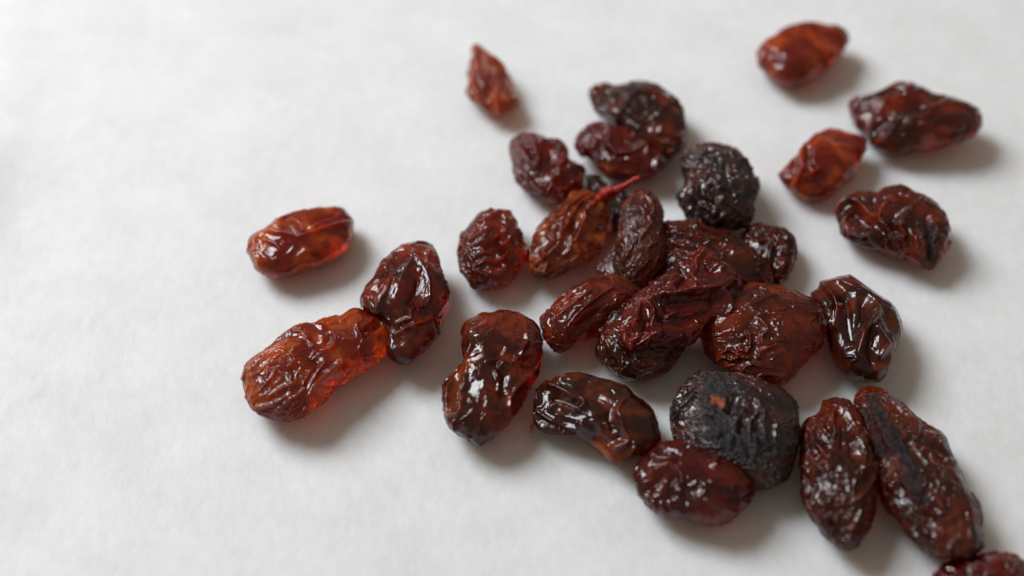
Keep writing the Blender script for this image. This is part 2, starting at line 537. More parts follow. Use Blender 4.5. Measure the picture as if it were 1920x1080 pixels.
raisins = {}
RAISINS = [
    # key, material, outline, label, options
    ('A', 'orange_smooth', ('a', [125,370,150,310,200,280,235,270,290,215,370,165,480,145,600,140,670,155,715,200,738,250,728,275,745,300,720,345,680,400,620,445,540,490,450,520,380,550,310,548,230,520,170,485,140,440]),
     "orange red raisin lying by itself left of the heap, with a smooth dented top",
     dict(stain_or_glow=[('amber_or_glow','a',9,[270,240,310,215]),('amber_or_glow','a',14,[180,430,190,330])], wr=(62, 3.0, .5), fine=(22, .9), low=(80, 5), strokes=[('a', 7, 5, [200,285,250,290,330,300,420,310,480,300,560,270,640,250,700,240]), ('a', -9, 10, [350,210,380,250,400,280]), ('a', 5, 4, [290,215,340,205,390,215,430,240,445,280,420,300]), ('a', -6, 8, [500,215,560,200,620,190]), ('a', 4, 5, [480,300,520,240,600,215,650,190]), ('a', 3, 4, [230,330,290,350,320,390]), ('a', 3.5, 5, [180,320,170,400,200,460])])),  # orange glow of the lit left side is painted on
    ('B', 'brown_smooth', ('a', [778,660,790,620,830,560,855,490,880,435,930,410,950,380,1000,355,1060,345,1120,348,1180,375,1205,430,1240,500,1270,580,1275,650,1250,740,1210,830,1170,900,1110,960,1060,1020,1010,1030,960,1010,925,970,910,900,890,810,850,760,800,720]),
     "brown raisin with a large shiny dent, its foot behind the long orange raisin",
     dict(wr=(48, 3.6, .45), fine=(16, 1.2), z=0.06, strokes=[('a', 7, 4, [945,400,935,470,945,550,930,620,890,680,870,740]), ('a', 6, 4, [1000,560,1030,500,1070,430,1090,450,1130,510,1150,580,1155,650,1120,700,1060,715,1000,705,960,675]), ('a', -10, 11, [1090,560,1080,620,1040,670]), ('a', 5, 3.5, [1060,400,1100,440,1140,500]), ('a', 5, 3.5, [970,860,1000,840,1040,815,1090,800,1140,780,1170,750]), ('a', 4, 3.5, [960,870,970,800,1010,780,1050,770,1050,730]), ('a', -6, 7, [900,480,890,560,860,620]), ('a', 4, 4, [1150,390,1140,450,1180,520])])),
    ('C', 'orange', ('b', [105,560,108,500,130,440,165,385,230,335,300,270,370,215,430,190,490,185,540,165,590,148,640,155,700,120,760,108,810,130,870,150,920,170,950,210,955,270,940,320,900,375,860,420,800,465,740,505,680,530,600,565,590,620,560,670,510,710,450,730,400,740,350,762,290,755,220,735,160,690,120,640]),
     "long orange red bean-shaped raisin with finely crumpled round left end, furthest left in front",
     dict(stain_or_glow=[('amber_or_glow','C',9,[90,640,110,540,200,430,300,320])], wr=(36, 3.8, .5), fine=(15, 1.3), c=.72, strokes=[  # light glowing through the thin left edge is put into its colour
        ('C', 6, 4, [380,290,440,270,520,270,560,320,610,370,670,410,720,410,770,370,780,310,765,250]), ('C', 5, 4, [540,180,620,200,680,225,740,190,790,150]), ('C', 4, 4, [420,230,500,215,560,190]),
        ('C', 7, 5, [440,905,520,860,575,820,560,770,590,700,640,640,700,590,770,530,820,480]), ('C', 5, 4, [560,720,600,640,650,560,700,500]),
        ('C', 5, 4, [150,520,220,460,290,420,380,400,440,440,470,490,430,540]), ('C', 4.5, 3.5, [130,610,190,600,250,540,320,520]), ('C', 4.5, 3.5, [130,760,190,730,240,680,300,620,320,570]), ('C', 4.5, 3.5, [270,760,330,720,390,690,440,670,490,640]), ('C', 4.5, 3.5, [300,890,360,840,420,790,480,750,540,700]), ('C', 4, 3.5, [180,840,250,830,310,810,370,790]), ('C', 4, 3.5, [360,960,400,900,440,850,450,780]), ('C', 4, 3.5, [350,540,400,560,440,620,440,680]), ('C', 4, 3.5, [510,510,560,540,610,560,560,600,520,570]),
        ('C', 4, 3.5, [940,200,960,260,990,320,960,400,970,480,970,560,940,610]), ('C', 4, 3.5, [1000,220,1060,180,1090,130]), ('C', -7, 9, [1040,250,1100,230,1140,190]), ('C', 4.5, 4, [1030,270,1100,280,1150,230,1180,180]), ('C', -5, 8, [600,320,680,350,740,320]), ('C', -4, 7, [560,440,640,490]), ('C', 4, 4, [830,170,900,100,960,90])])),
    ('D', 'rust', ('a', [1300,430,1305,380,1325,310,1380,230,1430,165,1490,135,1560,132,1620,165,1650,220,1680,290,1692,360,1690,440,1660,490,1640,540,1590,580,1530,605,1470,612,1410,600,1370,560,1330,500]),
     "small oval red-brown raisin with slanting shiny folds, between the left pair and the heap",
     dict(wr=(26, 4.2, .7), fine=(11, 1.3), strokes=[('a', 6, 4, [1390,340,1440,310,1500,275,1560,262,1580,290,1540,320,1470,340,1420,365]), ('a', 6, 4, [1430,420,1500,395,1560,370,1600,335,1610,300]), ('a', 6, 4, [1420,480,1470,450,1520,460,1580,420,1600,390]), ('a', 5, 4, [1330,340,1370,390,1400,450,1410,500,1470,520,1530,510,1580,480]), ('a', 5, 4, [1400,220,1440,230,1500,200,1540,170]), ('a', -5, 6, [1480,370,1540,340]), ('a', 4, 4, [1620,200,1630,280,1650,350])])),
    ('E', 'brown_smooth', ('E', [185,380,172,300,170,220,190,160,240,110,300,70,380,65,430,45,520,38,580,40,640,65,665,110,720,165,735,220,755,280,760,350,745,430,730,520,690,590,640,640,620,720,580,800,510,880,450,950,390,990,300,1045,240,1020,200,970,120,930,75,880,45,800,40,730,28,660,32,590,60,550,110,510,160,450,190,410]),
     "dark brown peanut-shaped raisin with an orange furrow along its left flank",
     dict(stain_or_glow=[('amber_or_glow','E',7,[240,430,160,520,120,620,110,720])], wr=(52, 3.6, .5), fine=(15, 1.2), low=(70, 5), strokes=[
        ('E', 7, 4, [310,75,260,110,225,160,215,220,250,260,262,310,240,370,190,420,150,480,110,540,85,600,80,700,95,790,150,800]), ('E', 6, 4.5, [200,520,200,580,170,630,180,700,165,770,145,800]), ('E', -7, 8, [150,560,130,640,120,720]), ('E', 6, 4, [600,50,630,100,640,160,640,220,650,270,610,330,600,380,570,400]), ('E', 5, 4, [560,400,620,380,690,370]), ('E', 6, 4, [740,410,700,460,640,540,580,600,530,670,510,740]), ('E', 4.5, 4, [360,410,430,380,500,330]), ('E', 4, 3.5, [410,190,360,240,330,300]), ('E', 4, 3.5, [360,155,300,180,270,220]), ('E', 4, 3.5, [320,230,300,290]), ('E', 5, 4, [410,430,420,490,450,560,440,620]), ('E', 4.5, 4, [430,460,480,410,540,420]), ('E', -10, 14, [460,350,400,420,500,500,480,640]), ('E', 4, 4, [320,450,300,520]), ('E', 4.5, 4, [60,540,90,590,50,650,40,720]), ('E', 4.5, 4, [80,860,120,850,130,920,190,880]), ('E', -5, 8, [640,430,690,450]), ('E', 4, 4, [700,340,690,400,660,480]), ('E', 4, 4, [430,50,470,90,520,60])])),
    ('F', 'amber', ('F', [25,900,30,820,60,740,110,670,130,590,200,480,240,430,300,360,360,290,420,190,480,150,540,155,620,150,670,190,740,220,790,260,810,320,815,400,810,500,800,600,760,700,690,780,600,850,520,865,440,900,380,960,290,990,200,1020,110,1000,50,950]),
     "amber raisin with long glossy ridges and a thin red stem at its top end",
     dict(z=0.04, wr=(40, 3.6, .4), fine=(13, 1.4), strokes=[('F', 6, 3.5, [290,400,320,340,360,280,410,220,470,170]), ('F', 7, 3.5, [290,450,360,420,410,360,470,310,520,260,560,210,640,190]), ('F', 7, 3.5, [360,580,410,510,450,440,480,380,520,320,580,270,660,250]), ('F', 7, 4, [560,370,570,440,540,500,520,570,480,650]), ('F', 5, 3.5, [440,590,445,650,430,720,390,780]), ('F', 6, 4, [600,340,640,330,660,300]), ('F', 5, 3, [360,470,370,520,350,580,350,640,310,710,250,760,180,780]), ('F', 5, 3, [180,750,240,690,290,630,280,570,320,520]), ('F', 4, 3, [230,600,290,650,330,690]), ('F', -4, 6, [250,530,280,490]), ('F', 5, 3.5, [110,870,160,820,220,790]), ('F', 4.5, 3.5, [230,860,200,930,150,920]), ('F', -5, 6, [380,340,340,390]), ('F', -5, 6, [470,480,440,550]), ('F', 4, 3.5, [800,560,730,610,680,670]), ('F', 4.5, 4, [370,870,440,820,500,780,510,730,480,690]), ('F', 4.5, 4, [690,230,730,290,720,360])])),
    ('CC', 'black', ('c', [820,800,850,785,900,790,950,830,1000,860,1050,900,1100,960,1100,1060,1060,1140,1000,1140,950,1080,880,1000,840,900]),
     "black wrinkled raisin mostly hidden behind the red stem",
     dict(wr=(24, 4, .8))),
    ('K', 'brown', ('e', [750,640,770,560,790,470,820,400,850,362,880,348,940,350,1000,345,1050,340,1120,360,1190,385,1250,430,1310,465,1370,500,1420,560,1460,610,1480,670,1430,715,1330,740,1200,760,1080,760,950,760,860,760,780,730]),
     "wide dark red raisin at the back of the heap, behind the folded crimson one",
     dict(z=0.02, c=.66, wr=(36, 4.4, .5), fine=(12, 1.8), slope=0.1, strokes=[('e', 6, 4, [850,420,920,415,1000,430,1080,445,1140,450,1190,430,1230,440,1290,480,1350,540,1400,590]), ('e', 5, 4, [1000,350,1040,380,1010,420]), ('e', 4.5, 4, [860,370,920,390,980,380]), ('e', -7, 9, [900,480,1000,500,1090,520])])),
    ('G', 'dusty', ('e', [455,600,470,560,530,525,560,480,585,400,608,320,620,260,650,200,690,155,740,148,790,175,820,220,840,290,845,380,860,450,870,520,860,600,820,680,760,740,690,760,620,740,560,705,490,670]),
     "tall dusty brown raisin upright in the heap, beside the amber one with a stem",
     dict(z=0.18, slope=0.25, wr=(28, 3.6, .4), fine=(8, 2.2), strokes=[('F', 6, 3.5, [1160,200,1130,240,1160,290,1190,350,1180,400,1150,450,1170,500,1130,560,1090,620]), ('F', 5, 3.5, [1100,190,1110,260,1100,330]), ('F', -6, 7, [1230,300,1230,400,1220,500]), ('F', 5, 4, [900,480,930,400,1000,340,1020,270]), ('F', 5, 5, [860,500,900,560,890,650,830,700]), ('F', 5, 4, [1040,640,1000,720,960,800]), ('F', -8, 9, [840,760,860,860,900,960])])),
    ('H', 'rust', ('e', [150,900,165,865,220,810,280,765,340,715,400,680,470,655,540,650,640,650,740,680,800,740,760,850,660,930,560,960,470,985,390,1015,330,1062,290,1085,250,1075,190,1020,160,960]),
     "narrow amber raisin with a frilled end, sticking out left from the heap",
     dict(z=0.05, c=.9, wr=(26, 3.6, .3), fine=(9, 2.2), strokes=[('e', 6, 3.5, [290,1020,300,950,350,890,410,830,480,780,560,730]), ('e', 5, 3, [270,880,330,830,390,780,450,740]), ('e', 5, 3, [300,920,360,850,430,800,470,780]), ('e', 4.5, 3.5, [200,850,250,880,240,940,270,1000]), ('e', -6, 7, [340,990,400,920,480,860]), ('e', 4, 3, [270,830,280,800,340,760])])),
    ('J', 'brown', ('f', [455,120,470,80,480,0,490,-70,540,-150,640,-180,700,-160,850,-140,960,-40,1000,60,960,140,900,210,840,255,760,272,660,278,590,250,530,200,480,160]),
     "dark raisin lying flat under the folded crimson one, at the heap's front edge",
     dict(wr=(34, 4, .6), strokes=[('f', 5, 3.5, [500,90,520,150,560,190]), ('f', 5, 3.5, [540,60,570,120,610,170,640,200,600,230]), ('f', 4, 3.5, [640,130,660,180,640,210])])),
    ('M', 'rust', ('M', [20,560,30,460,60,330,120,240,260,180,410,140,480,115,600,112,680,150,790,170,900,220,1000,270,1070,350,1110,430,1130,490,1115,570,1100,650,1040,740,940,840,880,920,800,980,700,1020,600,1000,480,980,340,940,200,860,90,740]),
     "big broad amber brown raisin filling the right side of the heap",
     dict(z=0.0, c=.64, wr=(46, 3.0, .6), fine=(16, 1.5), low=(90, 6), strokes=[('M', 5, 3.5, [470,330,550,310,610,270,700,240]), ('M', 5, 3.5, [450,335,510,380,580,410,680,405,770,415]), ('M', 5, 4, [560,450,600,490,630,540,580,580,575,630,620,660,680,640,750,625]), ('M', 5, 3.5, [550,760,560,720,620,690,700,660]), ('M', 5, 3.5, [460,540,480,600,480,680,450,720,390,700]), ('M', 4, 3.5, [400,600,460,560]), ('M', 4, 3.5, [620,380,700,370,780,360]), ('M', 4, 3.5, [850,330,920,360,990,390,1070,390]), ('M', -5, 8, [480,480,430,540]), ('M', 5, 3, [200,790,260,760,320,790,370,770]), ('M', 5, 3, [240,730,300,700,360,730,410,760,470,770]), ('M', 4, 3, [180,820,230,850,300,830,350,820]), ('M', 4, 3, [410,880,450,830,510,820,560,840]), ('M', -4, 5, [280,810,400,800]), ('M', 5, 4, [420,210,480,190,560,165,620,180]), ('M', 4, 4, [650,160,690,220])])),
    ('I', 'red', ('e', [600,900,620,830,680,760,780,690,850,640,930,590,1000,540,1050,500,1090,485,1140,505,1165,545,1230,590,1275,640,1298,710,1285,780,1260,850,1210,885,1120,900,1070,960,1020,1040,940,1060,860,1060,760,1070,690,1080,640,1060,615,980]),
     "crimson raisin with deep curling folds and a peaked tip, topmost of the heap",
     dict(z=0.30, c=.66, wr=(38, 3.4, .5), fine=(13, 1.2), low=(60, 5), strokes=[
        ('i', 12, 5, [440,500,490,450,550,430,640,430,740,415,830,400,900,395,960,380,1010,350,1060,340]), ('i', 10, 5, [1030,360,970,400,1010,440,1030,500,1000,560,970,585]), ('i', -20, 13, [600,500,700,500,820,490,900,500]), ('i', -14, 12, [560,600,700,620,820,600,900,560]), ('i', 9, 4, [450,360,530,310,600,270,680,210,750,170,800,150,860,100]), ('i', 9, 4, [860,110,830,160,790,200,795,270,760,310,790,360]), ('i', -10, 8, [680,250,720,290,660,340]), ('i', -8, 8, [880,230,930,250]), ('i', 6, 4, [900,160,980,180,1040,240,1090,320]), ('i', 6, 4, [940,220,980,240]), ('i', 8, 4, [400,500,380,560,370,620,345,670]), ('i', 8, 4, [440,490,490,550,490,600,465,660,500,700]), ('i', 7, 4, [370,790,430,750,500,710,540,700]), ('i', 7, 4, [250,650,280,700,300,770,330,820,340,760,380,740]), ('i', 6, 4, [580,590,620,560,680,540]), ('i', 5, 4, [460,840,500,790,510,760]), ('i', -9, 8, [430,620,420,700]), ('i', -7, 7, [310,680,310,730])])),
    ('L', 'brown', ('e', [1290,420,1330,385,1390,360,1450,358,1510,365,1560,400,1600,440,1618,490,1610,550,1590,620,1560,680,1520,705,1460,700,1400,640,1340,560,1300,480]),
     "small crinkled brown raisin poking out behind the right rear of the heap",
     dict(wr=(24, 5.0, .8), fine=(11, 1.2), strokes=[('D', 6, 4, [640,730,690,720,710,770,690,830,700,880]), ('D', 7, 4, [740,640,720,700,760,740,800,760,790,800]), ('D', 5, 4, [740,920,780,890,800,850]), ('D', -6, 7, [660,680,600,690])])),
    ('N', 'black', ('n', [55,560,58,430,90,300,150,170,250,75,370,45,500,60,640,60,760,90,860,180,960,210,1040,270,1105,330,1100,450,1120,560,1110,700,1080,840,1040,940,960,1000,860,1040,760,1040,600,950,400,830,200,720,80,650]),
     "large round black raisin with a rough silvery crust and a small orange spot",
     dict(stain_or_glow=[('crust','n',34,[450,120,440,260,420,420,480,560,600,660,800,700]),('amber_or_glow','n',9,[440,310,480,340])], c=.66, wr=(36, 3.0, .6), fine=(10, 2.2), low=(90, 5), strokes=[('n', 6, 3.5, [650,310,700,360,640,430,600,500,600,560]), ('n', 6, 3.5, [680,380,770,420,720,490,710,560,715,630]), ('n', 7, 3.5, [770,300,790,370,830,400,820,470,815,540,825,610,850,680]), ('n', 6, 3.5, [760,590,760,660,760,720,740,780]), ('n', 6, 3.5, [870,640,910,690,925,740]), ('n', 6, 3.5, [590,600,560,660,570,700]), ('n', 6, 3.5, [640,610,650,680,670,740]), ('n', 6, 3.5, [500,560,460,610,430,590,390,570]), ('n', 5, 3.5, [520,290,510,360,490,410]), ('n', 5, 3.5, [430,340,440,400,400,440,350,400]), ('n', 5, 3, [270,260,210,320,150,380,130,420]), ('n', -9, 9, [590,330,560,390]), ('n', -6, 6, [640,500,640,570]), ('n', -6, 6, [740,470,760,540]), ('n', 5, 4, [110,270,90,310]), ('n', 5, 3, [380,680,450,690,520,680]), ('n', 5, 3, [550,780,600,760,620,800]), ('n', 4, 3, [930,500,920,600])])),
    ('O', 'red_smooth', ('O', [90,540,85,480,110,380,180,290,270,210,360,130,440,95,560,85,700,85,830,110,940,160,1080,240,1200,310,1300,380,1370,460,1395,560,1390,680,1340,790,1210,890,1170,960,1060,985,880,990,760,975,560,945,480,905,340,870,240,800,150,690]),
     "glossy dark red raisin tucked against the lower left of the large round black one",
     dict(wr=(46, 3.0, .6), fine=(17, 1.6), low=(80, 4), strokes=[('O', 9, 6, [270,240,340,280,400,310,460,310,530,290]), ('O', 8, 5, [300,430,360,410,430,380,490,360,560,380,600,430,620,500,615,560]), ('O', 4, 6, [400,150,480,190,560,210,630,230]), ('O', 5, 5, [620,160,640,210,620,250]), ('O', 5, 5, [780,190,700,160]), ('O', -6, 9, [400,480,330,560,260,620]), ('O', -7, 10, [560,450,480,560,500,680]), ('O', 4, 6, [860,560,860,640,800,700,750,690]), ('O', 4, 7, [880,720,980,780,1080,820,1190,860]), ('O', 5, 4, [280,790,320,740,350,790,340,830]), ('O', 5, 4, [400,760,430,810,470,850,540,820,480,770]), ('O', 5, 5, [150,380,110,450,140,520,180,470]), ('O', 5, 5, [960,220,1000,290,960,350,1000,380]), ('O', 4, 5, [930,540,1030,590,1130,600,1200,570]), ('O', 4, 6, [1240,650,1290,620,1270,580]), ('O', -5, 8, [640,620,660,740]), ('O', 5, 4, [900,940,930,900]), ('O', 4, 4, [770,900,800,850])])),
    ('P', 'dark', ('P', [85,560,80,480,100,380,110,250,140,210,200,165,290,125,400,95,520,82,620,105,720,140,820,160,930,195,1030,215,1080,290,1180,360,1250,440,1280,520,1290,600,1330,680,1330,760,1290,820,1180,890,1060,930,960,970,850,995,800,930,720,850,620,780,520,730,430,710,340,695,260,685,160,650,100,600]),
     "dark brown raisin with smooth glossy hollows and a pointed lower corner, before the heap",
     dict(stain_or_glow=[('amber_or_glow','P',8,[690,790,800,900])], wr=(70, 2.4, .5), fine=(24, .8), low=(80, 4), c=.7, strokes=[
        ('P', 8, 4.5, [190,180,240,190,270,230,330,250,400,280,480,320,570,350,600,400,550,440,500,440]), ('P', -10, 9, [290,320,380,340,450,370,500,390]), ('P', 7, 4, [120,240,150,290,150,360,120,400,90,450,100,500]), ('P', 7, 4.5, [980,370,930,430,910,480,950,560,970,630,1000,690,1030,740]), ('P', 5, 5, [1030,330,990,370]), ('P', 5, 5, [820,170,900,230,980,260,1020,330]), ('P', -9, 14, [600,280,720,330,850,430,830,540,860,620]), ('P', 5, 4, [260,450,290,410,340,390,420,420,500,450]), ('P', 6, 6, [540,620,570,590,600,620]), ('P', 5, 5, [120,450,180,500,240,540,320,580,420,620,520,640]), ('P', 7, 4, [100,610,170,640,240,665,320,670,400,680,500,710]), ('P', 5, 4, [680,570,730,590,750,620]), ('P', 5, 4, [800,580,830,620]), ('P', 5, 4, [690,500,720,520]), ('P', 6, 5, [880,980,950,920,1030,870,1090,800,1070,770]), ('P', 5, 5, [890,810,950,790,1010,770]), ('P', -7, 10, [160,550,240,600,340,640]), ('P', 4, 4, [320,140,370,170,430,130,490,105]), ('P', -8, 12, [700,720,820,780,940,720])])),
    ('Q', 'dark', ('q', [160,280,250,220,255,165,340,145,420,115,490,102,550,120,640,180,740,260,830,330,890,400,930,500,965,610,940,700,890,810,850,900,800,1000,750,1020,640,1015,560,990,470,940,400,860,340,760,310,650,300,520,240,400]),
     "smooth blackish raisin with two long curved bright ridges, standing alone right of the heap",
     dict(wr=(80, 1.6, .5), fine=(30, .5), low=(90, 4), c=.78, strokes=[('q', 12, 5, [290,210,340,260,390,320,415,390,410,470,395,550]), ('q', 13, 5, [350,150,430,170,500,210,580,245,660,290,720,350,735,420,720,480,680,540,630,620,610,700,590,790]), ('q', -13, 13, [470,300,480,400,480,520,500,640]), ('q', -9, 11, [620,350,620,450,580,520]), ('q', -8, 10, [350,400,340,500]), ('q', 5, 5, [490,800,540,805,590,820,530,850]), ('q', 6, 5, [740,560,790,640,830,700,790,750,760,800]), ('q', 5, 6, [660,240,760,310,840,400]), ('q', 5, 5, [740,920,800,880,880,800]), ('q', -7, 10, [700,620,680,720,700,850]), ('q', -6, 9, [820,450,860,550]), ('q', 6, 5, [270,170,340,165,400,150])])),
    ('R', 'brown', ('R', [60,640,50,500,60,380,70,260,110,200,180,160,190,100,240,70,320,60,360,85,400,130,440,200,490,310,530,400,555,490,555,580,530,690,540,780,530,880,460,960,400,1010,320,1028,270,1000,220,950,190,880,130,790,80,720]),
     "oval red-brown raisin with lengthwise folds, in the lower right, left of the longest raisin",
     dict(c=.78, wr=(28, 4.2, .38), fine=(12, 1.7), strokes=[
        ('R', 6, 3.8, [150,200,120,270,115,350,130,420,150,490,165,560]), ('R', 6, 3.8, [140,290,160,370,200,410,240,470,260,540,260,600]), ('R', 6, 3.8, [270,160,265,230,280,300]), ('R', 7, 4, [330,140,370,200,410,270,410,330,440,380,460,440,440,520]), ('R', -7, 7, [370,260,380,350,390,440]), ('R', 6, 4, [430,270,460,330,470,360]), ('R', 6, 4, [490,390,500,450,470,520,430,540]), ('R', 5, 4, [210,280,250,320,270,360]), ('R', 6, 4, [540,540,500,600,460,670,380,740]), ('R', 5, 4, [210,680,230,740,290,690,320,640,290,610]), ('R', 5, 4, [410,550,390,620,380,690]), ('R', 5, 4, [430,780,400,850,370,930,330,980]), ('R', 5, 4, [240,940,280,880,300,830,260,800,240,860]), ('R', 4, 4, [180,730,190,800,200,860]), ('R', -6, 7, [330,250,330,350,320,450]), ('R', 5, 4, [350,570,350,620]), ('R', 4, 3.5, [150,600,170,640,150,700]), ('R', -5, 6, [190,460,200,540])])),
    ('S', 'brown', ('S', [50,125,90,70,150,45,210,60,280,110,350,170,410,230,470,280,540,330,580,400,600,470,630,560,660,640,720,680,755,760,765,860,770,940,700,980,560,1000,490,985,420,930,360,860,300,790,200,740,190,600,160,450,120,330,80,220]),
     "longest raisin, brown with a rough blackish silver streak, reaching to the lower right corner",
     dict(stain_or_glow=[('crust','S',17,[160,150,200,240,260,330,330,410,350,500,390,600,420,660]),('crust','S',8,[130,210,170,320,220,430])], c=.75, wr=(34, 3.6, .4), fine=(11, 2.0), strokes=[
        ('S', 7, 4, [170,130,190,190,220,240,260,290,290,340,330,400,360,460,380,540]), ('S', 6, 3.5, [130,220,160,290,190,360,220,440]), ('S', -9, 8, [180,260,220,340,260,400]), ('S', 6, 3.5, [280,480,310,540,330,600,370,660,410,680]), ('S', 6, 4, [430,560,440,610,400,640,360,620]), ('S', 6, 4, [200,80,250,130,300,190,360,240,400,260]), ('S', 5, 4, [400,270,400,340]), ('S', 5, 4, [530,510,530,580]), ('S', 5, 4, [500,670,540,730,590,770]), ('S', 5, 4, [330,790,380,850,400,870]), ('S', 6, 4, [360,760,420,800,450,850,460,890]), ('S', 5, 5, [540,840,570,860,600,880,560,940]), ('S', 5, 4, [500,850,540,910,580,950]), ('S', 4, 4, [300,760,330,720]), ('S', -6, 9, [480,400,540,460]), ('S', 5, 4, [430,400,500,430,560,470,620,560]), ('S', 5, 4, [440,720,490,750]), ('S', -5, 8, [450,260,430,330])])),
    ('T', 'red', ('h', [1390,1130,1420,1060,1470,1015,1540,990,1640,975,1720,940,1800,930,1880,945,1950,990,2000,1080,1980,1200,1800,1260,1600,1240,1450,1190]),
     "dark red raisin cut off by the lower right corner of the picture",
     dict(wr=(30, 4.2, .6), strokes=[('h', 5, 4, [1450,1060,1500,1100,1560,1060]), ('h', 5, 4, [1700,980,1760,1010,1850,1000]), ('h', 4, 4, [1880,1000,1860,1060])])),
    ('U', 'brown_smooth', ('g', [605,740,620,670,680,620,750,590,830,580,900,605,960,580,1030,550,1110,560,1160,600,1240,610,1320,650,1370,700,1410,780,1415,850,1390,920,1370,1000,1340,1080,1290,1135,1230,1120,1150,1085,1080,1070,950,1020,850,990,780,960,690,920,640,870,620,800]),
     "lumpy dark red raisin with a ring-shaped left fold, right of the heap",
     dict(stain_or_glow=[('crust','g',17,[1270,820,1300,920,1280,1060])], wr=(40, 4.2, .6), fine=(15, 1.3), strokes=[
        ('g', 9, 5, [620,740,640,680,700,645,770,660,820,710,860,760,920,780,960,830]), ('g', -14, 11, [730,720,780,770,830,810]), ('g', 8, 4.5, [710,740,680,800,730,860,800,885,870,870]), ('g', 7, 4.5, [960,830,990,880,1040,920,1060,980,1030,1020]), ('g', 8, 5, [980,680,930,720,920,760]), ('g', 8, 5, [1200,640,1130,700,1080,760,1060,820,1090,880,1080,930]), ('g', 6, 4, [1170,900,1180,960]), ('g', -9, 14, [1260,740,1280,860,1290,980,1280,1050]), ('g', 6, 5, [1100,570,1140,610,1110,640]), ('g', -6, 8, [880,640,880,700]), ('g', 5, 5, [1010,560,960,620]), ('g', -6, 7, [1010,780,1020,850])])),
    ('V', 'orange_smooth', ('g', [215,490,250,420,290,360,350,300,400,240,460,180,530,150,620,140,700,160,770,172,815,188,842,225,822,300,775,370,745,445,705,510,650,560,590,620,500,650,420,650,340,610,270,560]),
     "bright orange red raisin touching the dark red raisin at its upper right tip",
     dict(wr=(60, 3.0, .5), fine=(22, 1.0), strokes=[('g', 7, 5, [390,280,370,340,390,420,360,480,330,540]), ('g', 7, 5, [470,330,460,400,500,430,430,480]), ('g', -6, 8, [330,360,310,440]), ('g', -6, 9, [430,320,430,400])])),
    ('W', 'brown_smooth', ('d', [785,660,800,620,860,580,950,550,1020,510,1100,490,1200,505,1300,540,1400,590,1500,595,1590,625,1655,665,1695,725,1690,800,1640,880,1550,930,1450,960,1330,985,1200,1000,1080,990,960,960,900,900,840,850,800,780]),
     "long dark red raisin lying sideways, highest up on the right edge of the picture",
     dict(wr=(48, 4.4, .5), fine=(20, 1.2), strokes=[('d', 8, 6, [800,650,840,620,900,620,1000,590,1060,540,1110,515,1160,545,1220,550]), ('d', 6, 5, [1290,740,1350,680,1420,650,1500,600]), ('d', 6, 6, [1200,780,1240,740,1350,780,1380,740]), ('d', 6, 6, [900,920,980,910,1050,870,1080,820,1120,780]), ('d', -7, 9, [1080,650,1180,650,1280,660]), ('d', -6, 9, [960,830,1040,760])])),
    ('X', 'orange_smooth', ('d', [140,370,150,300,180,220,240,170,330,115,430,92,550,85,640,88,705,98,752,128,775,180,772,245,748,300,700,355,640,400,580,460,520,510,450,545,370,550,290,510,220,450,160,400]),
     "blurred orange red almond-shaped raisin, farthest back near the top right",
     dict(wr=(50, 3.0, .6), fine=(16, 1.4))),
    ('Y', 'orange', ('c', [145,340,165,270,160,220,200,150,205,75,230,75,280,105,340,140,375,190,400,260,440,300,465,360,478,410,430,435,380,455,340,472,290,450,230,410,180,375]),
     "small jagged raisin with a bright amber edge and pointed top, alone behind the heap",
     dict(stain_or_glow=[('amber_or_glow','c',14,[190,190,180,300,200,350])], wr=(40, 4.0, .5), strokes=[('c', 7, 5, [270,120,280,200,330,280,330,370,350,440]), ('c', 6, 5, [220,120,230,200,200,280,230,350,290,420]), ('c', -7, 8, [290,260,290,350])])),
    ('Z', 'dark', ('c', [840,330,860,290,930,275,1010,285,1060,265,1130,260,1200,285,1280,325,1350,375,1400,440,1420,510,1410,590,1400,660,1340,710,1260,720,1150,660,1050,580,980,520,920,480,880,430,850,380]),
     "brownish black raisin behind the small crimson one, at the back of the heap",
     dict(stain_or_glow=[('crust','c',9,[1060,420,1100,330])], wr=(38, 5.0, .6), c=.8, fine=(16, 1.4), strokes=[('c', 7, 5, [860,340,900,300,980,290,1030,300]), ('c', 8, 6, [1100,290,1130,350,1080,400,1050,450,1020,500]), ('c', 6, 5, [900,420,940,450,1000,460]), ('c', 6, 5, [1160,300,1230,340,1320,390]), ('c', -7, 9, [960,340,1020,380])])),
    ('AA', 'red', ('c', [785,590,820,545,880,500,940,495,990,515,1040,520,1100,560,1160,590,1220,620,1270,680,1285,730,1260,780,1210,825,1140,835,1080,830,1010,845,950,830,900,780,870,720,830,700,800,690,790,640]),
     "small crimson raisin with knobbly left end, just in front of the brownish black one",
     dict(stain_or_glow=[('amber_or_glow','c',14,[960,780,980,800])], z=0.04, wr=(42, 5.0, .6), fine=(17, 1.2), strokes=[('c', 8, 5, [950,510,970,580,960,640,1010,690,1080,690,1150,650,1180,640]), ('c', 7, 5, [1100,560,1170,620,1180,670,1240,690,1220,760]), ('c', -10, 10, [1050,600,1110,640]), ('c', -7, 9, [930,620,900,660])])),
    ('BB', 'red', ('c', [400,610,440,590,470,555,530,550,590,565,620,600,680,610,730,650,745,710,790,740,825,790,830,850,800,890,730,940,680,970,600,960,520,940,470,880,430,800,410,720,395,650]),
     "wine red raisin with wavy shiny folds at the upper left of the heap",
